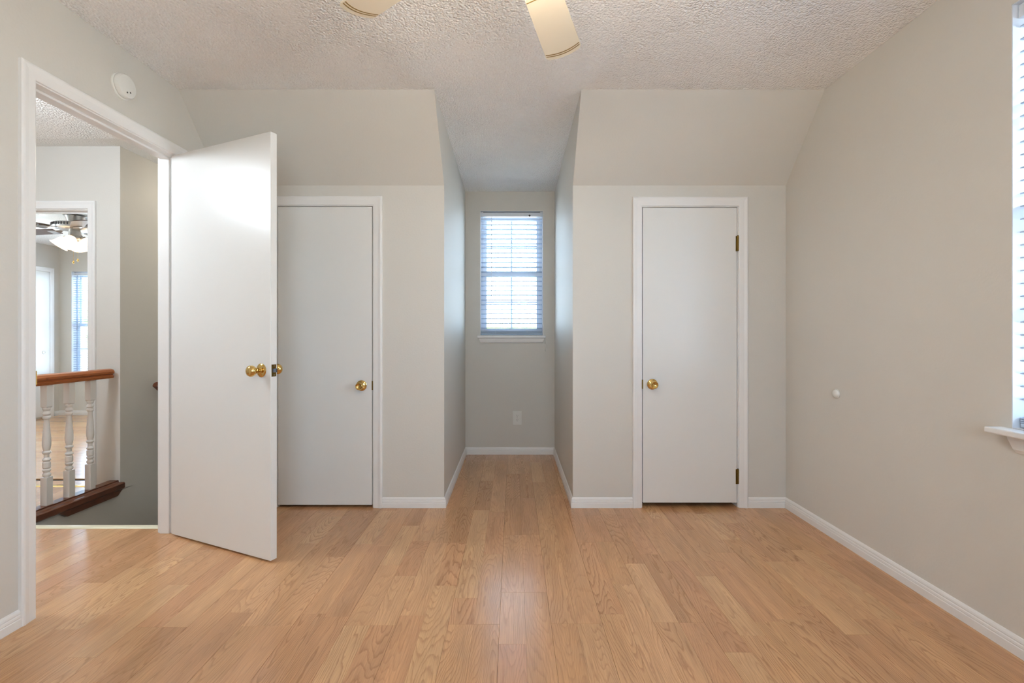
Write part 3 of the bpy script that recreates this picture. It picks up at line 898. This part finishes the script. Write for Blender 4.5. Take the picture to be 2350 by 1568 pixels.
# ------------------------------------------------------------------ ceiling fan of the bedroom
FX, FY, FZ = -0.003, 1.183, 2.125      # hub, blade height
fan = empty('ceiling_fan', (FX, FY, ZC), 'cream bedroom ceiling fan with gold striped blades at the picture top', 'ceiling fan')
Mf = axes((FX, FY, 0), (0, 0, 1))
MB().lathe([(0.0, ZC - .0005), (0.068, ZC - .0005), (0.068, ZC - .02), (0.045, ZC - .055), (0.02, ZC - .06), (0.0, ZC - .06)], Mf, 32).build('canopy', 'fan_cream', fan, smooth=True)
MB().lathe([(0.012, ZC - .05), (0.012, FZ + .14)], Mf, 16).build('downrod', 'brass', fan, smooth=True)
MB().lathe([(0.0, FZ + .15), (0.05, FZ + .148), (0.10, FZ + .125), (0.115, FZ + .085), (0.115, FZ + .05), (0.095, FZ + .02), (0.06, FZ + .01), (0.0, FZ + .01)], Mf, 36).build('motor_housing', 'fan_cream', fan, smooth=True)
MB().lathe([(0.118, FZ + .072), (0.120, FZ + .068), (0.118, FZ + .062)], Mf, 36, caps=False).build('trim_band', 'brass', fan, smooth=True)
MB().lathe([(0.0, FZ + .012), (0.05, FZ + .01), (0.055, FZ - .02), (0.045, FZ - .045), (0.0, FZ - .05)], Mf, 28).build('switch_housing', 'fan_cream', fan, smooth=True)
R0, R1, HW0, HW1 = 0.288, 0.643, 0.056, 0.068
def blade_frame(az, pitch):
    # local x radial, local y across (to the right when looking outward is -y), z up
    d = Vector((math.sin(R(az)), math.cos(R(az)), 0)); up = Vector((0, 0, 1)); side = up.cross(d)   # side = left of outward
    M0 = Matrix(((d.x, side.x, 0, FX), (d.y, side.y, 0, FY), (0, 0, 1, FZ), (0, 0, 0, 1)))
    return M0 @ Matrix.Rotation(R(pitch), 4, 'X')
def blade_hw(r): return HW0 + (HW1 - HW0) * (r - R0) / (R1 - R0)
def tip_r(y, r=R1): return r - 0.020 * (y / HW1) ** 2
for bi in range(5):
    M = blade_frame(17.8 + 72 * bi, -12)
    out = []
    for i in range(9):
        y = -HW1 + 0.008 + (2 * HW1 - 0.016) * i / 8
        out.append((tip_r(y), y))
    out = [(R1 - 0.030, -blade_hw(R1 - .03))] + out + [(R1 - 0.030, blade_hw(R1 - .03)), (R0 + .012, blade_hw(R0)), (R0, blade_hw(R0) - .012), (R0, -blade_hw(R0) + .012), (R0 + .012, -blade_hw(R0))]
    bl = MB().loft([[(x, y, z) for x, y in out] for z in (-0.003, 0.003)], M).build('blade', 'fan_cream', fan)
    for rr in (0.0175, 0.0285):
        w = 0.0052
        pts = []
        for i in range(13):
            y = -HW1 * 0.93 + 2 * HW1 * 0.93 * i / 12
            pts.append((tip_r(y, R1 - rr), y))
        top = [(x, y) for x, y in pts]; bot = [(x - w, y) for x, y in reversed(pts)]
        MB().loft([[(x, y, z) for x, y in top + bot] for z in (-0.0034, -0.0028)], M).build('stripe', 'stripe_gold', bl)
    MB().loft([[(x, y, z) for x, y in ((R0 + .020, -HW0 * .98), (R0 + .024, -HW0 * .98), (R0 + .024, HW0 * .98), (R0 + .020, HW0 * .98))] for z in (-0.0034, -0.0028)], M).build('stripe', 'stripe_gold', bl)
    # blade iron
    m = MB()
    m.loft([[(0.085, -0.012, 0.012), (0.085, 0.012, 0.012), (0.085, 0.012, 0.018), (0.085, -0.012, 0.018)],
            [(0.16, -0.010, 0.006), (0.16, 0.010, 0.006), (0.16, 0.010, 0.011), (0.16, -0.010, 0.011)],
            [(0.265, -0.026, 0.0032), (0.265, 0.026, 0.0032), (0.265, 0.026, 0.0072), (0.265, -0.026, 0.0072)],
            [(0.335, -0.030, 0.0032), (0.335, 0.030, 0.0032), (0.335, 0.030, 0.0065), (0.335, -0.030, 0.0065)]], M)
    m.build('blade_iron', 'brass', fan)
for i in range(3):
    az = R(40 + 120 * i)
    d = Vector((math.cos(az), math.sin(az), 0))
    ax = (d * 0.75 + Vector((0, 0, -0.66))).normalized()
    o = Vector((FX, FY, FZ - 0.03)) + d * 0.045
    Mx = axes(o, ax)
    MB().lathe([(0.012, 0.0), (0.012, 0.02), (0.024, 0.022), (0.024, 0.034)], Mx, 16).build('lamp_socket', 'brass', fan, smooth=True)
    MB().lathe([(0.022, 0.030), (0.034, 0.045), (0.043, 0.065), (0.052, 0.088), (0.060, 0.096), (0.058, 0.096), (0.049, 0.086), (0.0, 0.080)], Mx, 24).build('lamp_shade', 'lamp_glass_main', fan, smooth=True)

# ------------------------------------------------------------------ hall: railing, doorway, lamp
XRAIL = -2.85
rail = empty('stair_railing', (XRAIL, 3.0, 0), 'landing railing with brown handrail and white turned balusters', 'railing')
YR0, YR1 = 2.50, YH - 0.002
hr = [(-0.027, 0.0), (-0.030, 0.014), (-0.022, 0.020), (-0.022, 0.026), (-0.031, 0.033), (-0.033, 0.046), (-0.026, 0.060), (-0.010, 0.066), (0.010, 0.066), (0.026, 0.060), (0.033, 0.046), (0.031, 0.033), (0.022, 0.026), (0.022, 0.020), (0.030, 0.014), (0.027, 0.0)]
ZR = 0.768
m = MB()
m.loft([[(XRAIL + x, y, ZR + z) for x, z in hr] for y in (YR0, YR1 - 0.045)])
m.loft([[(XRAIL + x * s, y, ZR + 0.033 + (z - 0.033) * s) for x, z in hr] for y, s in ((YR1 - 0.045, 1.0), (YR1 - 0.036, 0.97), (YR1 - 0.031, 0.88))])
m.build('handrail', 'rail_wood', rail, smooth=True)
# shoe rail, ledge and skirt
m = MB(); sh = [(-0.045, 0.0), (-0.045, 0.012), (-0.030, 0.026), (-0.030, 0.034), (0.030, 0.034), (0.030, 0.026), (0.045, 0.012), (0.045, 0.0)]
m.loft([[(XRAIL + x, y, 0.001 + z) for x, z in sh] for y in (YR0, YR1)])
m.build('shoe_rail', 'rail_wood_dark', rail)
m = MB(); lg = [(XRAIL + 0.0455, 0.022), (XST + 0.030, 0.022), (XST + 0.036, 0.016), (XST + 0.036, -0.016), (XST + 0.028, -0.024), (XST + 0.001, -0.024), (XST + 0.001, 0.000), (XRAIL + 0.0455, 0.0005)]
m.loft([[(x, y, z) for x, z in lg] for y in (YR0, YH + 0.045)] if False else [[(x, y, z) for x, z in lg] for y in (YR0, YH - .001)])
m.build('ledge', 'rail_wood_dark', rail)
m = MB(); m.loft([[(x, 2.93, -0.024), (x, YH - 0.0, -0.024), (x, YH - 0.045, -0.064), (x, 2.985, -0.064)] for x in (XST + 0.001, XST + 0.022)])
m.build('skirt_board', 'rail_wood_dark', rail)
# newel at the near end (hidden behind the door jamb from here)
m = MB(); m.box(XRAIL - .045, XRAIL + .045, YR0 - .09, YR0, 0.001, 0.92); m.lathe([(0.05, 0.92), (0.055, 0.93), (0.04, 0.945), (0.0, 0.97)], axes((XRAIL, YR0 - .045, 0), (0, 0, 1)), 4)
m.build('newel_post', 'rail_wood', rail)
bprof = [(0.0135, 0.232), (0.016, 0.236), (0.0205, 0.246), (0.0205, 0.250), (0.0140, 0.262), (0.0205, 0.274), (0.0205, 0.279), (0.0145, 0.285), (0.0195, 0.292), (0.0195, 0.322), (0.0145, 0.329), (0.0205, 0.336), (0.0205, 0.341),
         (0.0125, 0.353), (0.0130, 0.372), (0.0205, 0.380), (0.0210, 0.386), (0.0150, 0.394), (0.0175, 0.404), (0.0215, 0.430), (0.0210, 0.460), (0.0170, 0.520), (0.0125, 0.575), (0.0135, 0.585), (0.0195, 0.592), (0.0200, 0.600), (0.0145, 0.608), (0.0205, 0.618), (0.0205, 0.624), (0.0135, 0.636), (0.0195, 0.648), (0.0195, 0.652), (0.0150, 0.660)]
by = []
for i, y in enumerate((2.614, 2.764, 2.914, 3.062, 3.214)):
    m = MB()
    q = 0.0195
    m.box(XRAIL - q, XRAIL + q, y - q, y + q, 0.030, 0.204)
    m.loft([[(XRAIL - a, y - a, z), (XRAIL + a, y - a, z), (XRAIL + a, y + a, z), (XRAIL - a, y + a, z)] for a, z in ((q * .72, 0.627), (q, 0.636), (q, ZR + 0.002))])
    m.lathe(bprof, axes((XRAIL, y, -0.028), (0, 0, 1)), 20, caps=False)
    m.build('baluster', 'trim_white', rail, smooth=True, sharp=30)

# stair handrail on the shaded wall, only its near end shows behind the jamb
sh = empty('stair_handrail', (XST + 0.07, 3.67, 0.69), 'round end of a dark handrail peeking out beside the door jamb', 'handrail')
a = Vector((XST + 0.065, 3.668, 0.69)); b = a + Vector((0, 1.3, -0.98))
MB().tube([a + Vector((0, -0.004, 0.003)), a, b], [0.020, 0.026, 0.026], 16).build('rail', 'rail_wood_dark', sh, smooth=True)
for f in (0.18, 0.8):
    q = a.lerp(b, f)
    MB().tube([q + Vector((0, 0, -0.02)), q + Vector((-0.03, 0, -0.05)), (XST + 0.001, q.y, q.z - 0.05)], 0.006, 8).build('bracket', 'brass_old', sh, smooth=True)

# far doorway casing
t4 = empty('trim_4', ((D20 + D21) / 2, YH, 0), 'white casing around the far bedroom doorway behind the railing', 'door casing', kind='structure')
casing(t4, plane_y(YH), D20 + .018, D21 - .018, D2Z - .018)
for q in ((D20, D20 + .018), (D21 - .018, D21)):
    boxes('jamb', 'trim_white', [(q[0], q[1], YH - .0005, YH + .1105, 0, D2Z)], t4)
boxes('jamb_head', 'trim_white', [(D20, D21, YH - .0005, YH + .1105, D2Z - .018, D2Z)], t4)
boxes('door_stop', 'trim_white', [(D20 + .018, D21 - .018, YH + .05, YH + .075, D2Z - .03, D2Z - .018)], t4)
# hall ceiling lamp (out of view, lights the hall)
HX, HY, HZ = -2.75, 1.86, 2.394
hl = empty('hall_lamp', (HX, HY, HZ), 'glass globe pendant lamp in the hall before the railing', 'ceiling lamp')
Mh = axes((HX, HY, HZ), (0, 0, 1))
MB().lathe([(0.0, -.001), (0.06, -.001), (0.06, -.02), (0.012, -.03), (0.0, -.03)], Mh, 32).build('canopy', 'brass', hl, smooth=True)
MB().lathe([(0.008, -.02), (0.008, -.20)], Mh, 12).build('stem', 'brass', hl, smooth=True)
MB().lathe([(0.03, -.20)] + [(0.09 * math.sin(R(a)), -.28 + 0.09 * math.cos(R(a))) for a in range(25, 180, 15)] + [(0.0, -.37)], Mh, 28).build('lamp_shade', 'lamp_glass_hall', hl, smooth=True)

# fill lamp added out of view round the corner to brighten the stair wall
sl = empty('stair_fill_lamp', (-2.30, 4.35, 2.421), 'added small round fill lamp over the stairwell, out of view', 'ceiling lamp')
Mh = axes((-2.30, 4.35, 2.421), (0, 0, 1))
MB().lathe([(0.0, -.001), (0.10, -.001), (0.10, -.02), (0.09, -.025)], Mh, 28).build('lamp_base', 'brass', sl, smooth=True)
MB().lathe([(0.088, -.02), (0.085, -.04), (0.06, -.075), (0.0, -.09)], Mh, 28).build('lamp_shade', 'lamp_glass_stair_fill', sl, smooth=True)

# ------------------------------------------------------------------ far bedroom
# closet door on its left wall
fc = empty('door_4', (RX0, 5.6, 0), 'white closet door with a small round pull in the far bedroom', 'door', kind='structure')
FY0, FY1, FZT = 5.0, 6.215, 1.885
for q in ((FY0, (FY0 + FY1) / 2 - .001), ((FY0 + FY1) / 2 + .001, FY1)):
    boxes('door_leaf', 'door_white', [(RX0 + .001, RX0 + .012, q[0], q[1], 0.02, FZT)], fc)
MB().lathe([(0.020, 0.0), (0.020, 0.004), (0.016, 0.006), (0.014, 0.003), (0.0, 0.002)], axes((RX0 + .012, 6.135, 0.845), (1, 0, 0)), 20).build('pull', 'plastic_white', fc, smooth=True)
t5 = empty('trim_5', (RX0, 5.6, 0), 'white casing around the far bedroom closet', 'door casing', kind='structure')
casing(t5, plane_x(RX0, 1), FY0, FY1, FZT)

# fan with lit bell shades
GX, GY, GT = -4.285, 4.665, ZC2
f2 = empty('ceiling_fan', (GX, GY, GT), 'nickel ceiling fan with glowing bell shades in the far bedroom', 'ceiling fan')
Mg = axes((GX, GY, GT), (0, 0, 1))
MB().lathe([(0.0, -.0005), (0.088, -.0005), (0.090, -0.006), (0.078, -0.012), (0.068, -0.04), (0.060, -0.072), (0.0, -0.078)], Mg, 32).build('canopy', 'nickel', f2, smooth=True)
MB().lathe([(0.0, -0.072), (0.10, -0.075), (0.155, -0.086), (0.170, -0.100), (0.172, -0.118), (0.160, -0.135), (0.110, -0.150), (0.05, -0.156), (0.0, -0.157)], Mg, 40).build('motor_housing', 'nickel', f2, smooth=True)
m = MB()
for i in range(44):
    a0 = 2 * PI * i / 44
    for_v = [(0.1722 * math.cos(a0), 0.1722 * math.sin(a0))]
    d = Vector((math.cos(a0), math.sin(a0), 0)); s = Vector((-d.y, d.x, 0))
    ring = []
    for z in (-0.098, -0.122):
        ring.append([d * r + s * w + Vector((0, 0, z)) for r, w in ((0.166, -.005), (0.1745, -.005), (0.1745, .005), (0.166, .005))])
    m.loft(ring, Mg)
tag(m.build('vent_ribs', 'steel_dark', f2), kind='stuff')
MB().lathe([(0.0, -0.150), (0.048, -0.152), (0.050, -0.200), (0.056, -0.205), (0.056, -0.225), (0.030, -0.240), (0.0, -0.243)], Mg, 28).build('light_fitter', 'nickel', f2, smooth=True)
for i in range(5):
    az = R(100 + 72 * i)
    d = Vector((math.cos(az), math.sin(az), 0)); s = Vector((-d.y, d.x, 0))
    Mx = Matrix(((d.x, s.x, 0, GX), (d.y, s.y, 0, GY), (0, 0, 1, GT - 0.150), (0, 0, 0, 1))) @ Matrix.Rotation(R(12), 4, 'X')
    MB().loft([[(0.20, -.05, z), (0.58, -.065, z), (0.61, -.05, z), (0.62, 0, z), (0.61, .05, z), (0.58, .065, z), (0.20, .05, z)] for z in (-.003, .003)], Mx).build('blade', 'blade_brown', f2)
    m = MB(); m.loft([[(x, -w, z), (x, w, z), (x, w, z + .005), (x, -w, z + .005)] for x, w, z in ((0.07, .012, .012), (0.15, .009, .004), (0.20, .03, -.009), (0.28, .035, -.009))], Mx)
    m.build('blade_iron', 'nickel', f2)
for i in range(4):
    az = R(-70 + 90 * i)
    d = Vector((math.cos(az), math.sin(az), 0))
    ax = (d * 0.62 + Vector((0, 0, -0.78))).normalized()
    o = Vector((GX, GY, GT - 0.205)) + d * 0.05
    Mx = axes(o, ax)
    MB().lathe([(0.010, -0.01), (0.012, 0.012), (0.026, 0.018), (0.027, 0.034), (0.020, 0.036)], Mx, 18).build('lamp_socket', 'nickel', f2, smooth=True)
    MB().lathe([(0.024, 0.030), (0.040, 0.042), (0.048, 0.062), (0.054, 0.085), (0.066, 0.112), (0.078, 0.124), (0.075, 0.124), (0.062, 0.110), (0.050, 0.085), (0.0, 0.078)], Mx, 24).build('lamp_shade', 'lamp_glass_far', f2, smooth=True)
for dx, L in ((0.012, 0.215), (0.055, 0.195)):
    m = MB(); m.tube([(GX + dx, GY - 0.03, GT - 0.235), (GX + dx, GY - 0.03, GT - 0.235 - L)], 0.0012, 5); pc = m.build('pull_chain', 'brass', f2)
    MB().lathe([(0.001, 0.0), (0.007, -0.006), (0.009, -0.016), (0.005, -0.026), (0.0, -0.028)], axes((GX + dx, GY - 0.03, GT - 0.235 - L), (0, 0, 1)), 12).build('chain_bob', 'brass', pc, smooth=True)

# ------------------------------------------------------------------ outside
GZ = -3.2
tag(boxes('ground', 'outside_ground', [(-120, 120, -120, 120, GZ - .2, GZ)]), 'sunlit ground far below the windows', 'ground', kind='structure')
def tree(x, y, h, cr, seed, label, group):
    rg = random.Random(seed)
    t = empty('tree', (x, y, GZ), label, 'tree', group)
    MB().tube([(x, y, GZ), (x + .1, y, GZ + h * .35), (x, y + .1, GZ + h * .6)], [0.22, 0.16, 0.09], 8).build('trunk', 'bark', t)
    m = MB()
    for i in range(26):
        a = rg.random() * 2 * PI; rr = cr * math.sqrt(rg.random()) * 0.85; zz = GZ + h * (0.38 + 0.5 * rg.random())
        s = cr * (0.25 + 0.25 * rg.random()) * (1.15 - 0.6 * abs((zz - GZ) / h - 0.62))
        cvec = Vector((x + rr * math.cos(a), y + rr * math.sin(a), zz))
        g = bmesh.ops.create_icosphere(m.bm, subdivisions=2, radius=s, matrix=Matrix.Translation(cvec))
        for v in g['verts']:
            v.co += (v.co - cvec) * rg.uniform(-0.25, 0.25)
    m.build('crown', 'leaves', t)
for i, (x, y, h, cr) in enumerate(((-4.9, 36, 5.6, 2.0), (-0.6, 40, 6.0, 2.2), (4.4, 37, 5.6, 2.1))):
    tree(x, y, h, cr, 40 + i, ('pale sunlit tree beyond the left edge of the alcove window', 'pale sunlit tree seen low in the middle of the alcove window', 'pale sunlit tree beyond the right edge of the alcove window')[i], 'trees beyond the alcove window')
for i, (x, y, h, cr) in enumerate(((-36.5, 41, 6.6, 2.4), (-30.0, 34, 5.9, 2.0))):
    tree(x, y, h, cr, 60 + i, ('taller pale tree beyond the far bedroom window', 'shorter pale tree beyond the far bedroom window')[i], 'trees beyond the far bedroom window')
hs = empty('neighbour_house', (-17.5, 20, GZ), 'white gabled neighbour house low in the far bedroom window', 'house')
boxes('walls', 'siding', [(-21, -16.6, 18.6, 24, GZ, -1.2)], hs)
m = MB(); m.loft([[(-21.3, 18.3, -1.2), (-16.3, 18.3, -1.2), (-18.8, 18.3, 0.35)], [(-21.3, 24.3, -1.2), (-16.3, 24.3, -1.2), (-18.8, 24.3, 0.35)]]); m.build('roof', 'shingle_grey', hs)
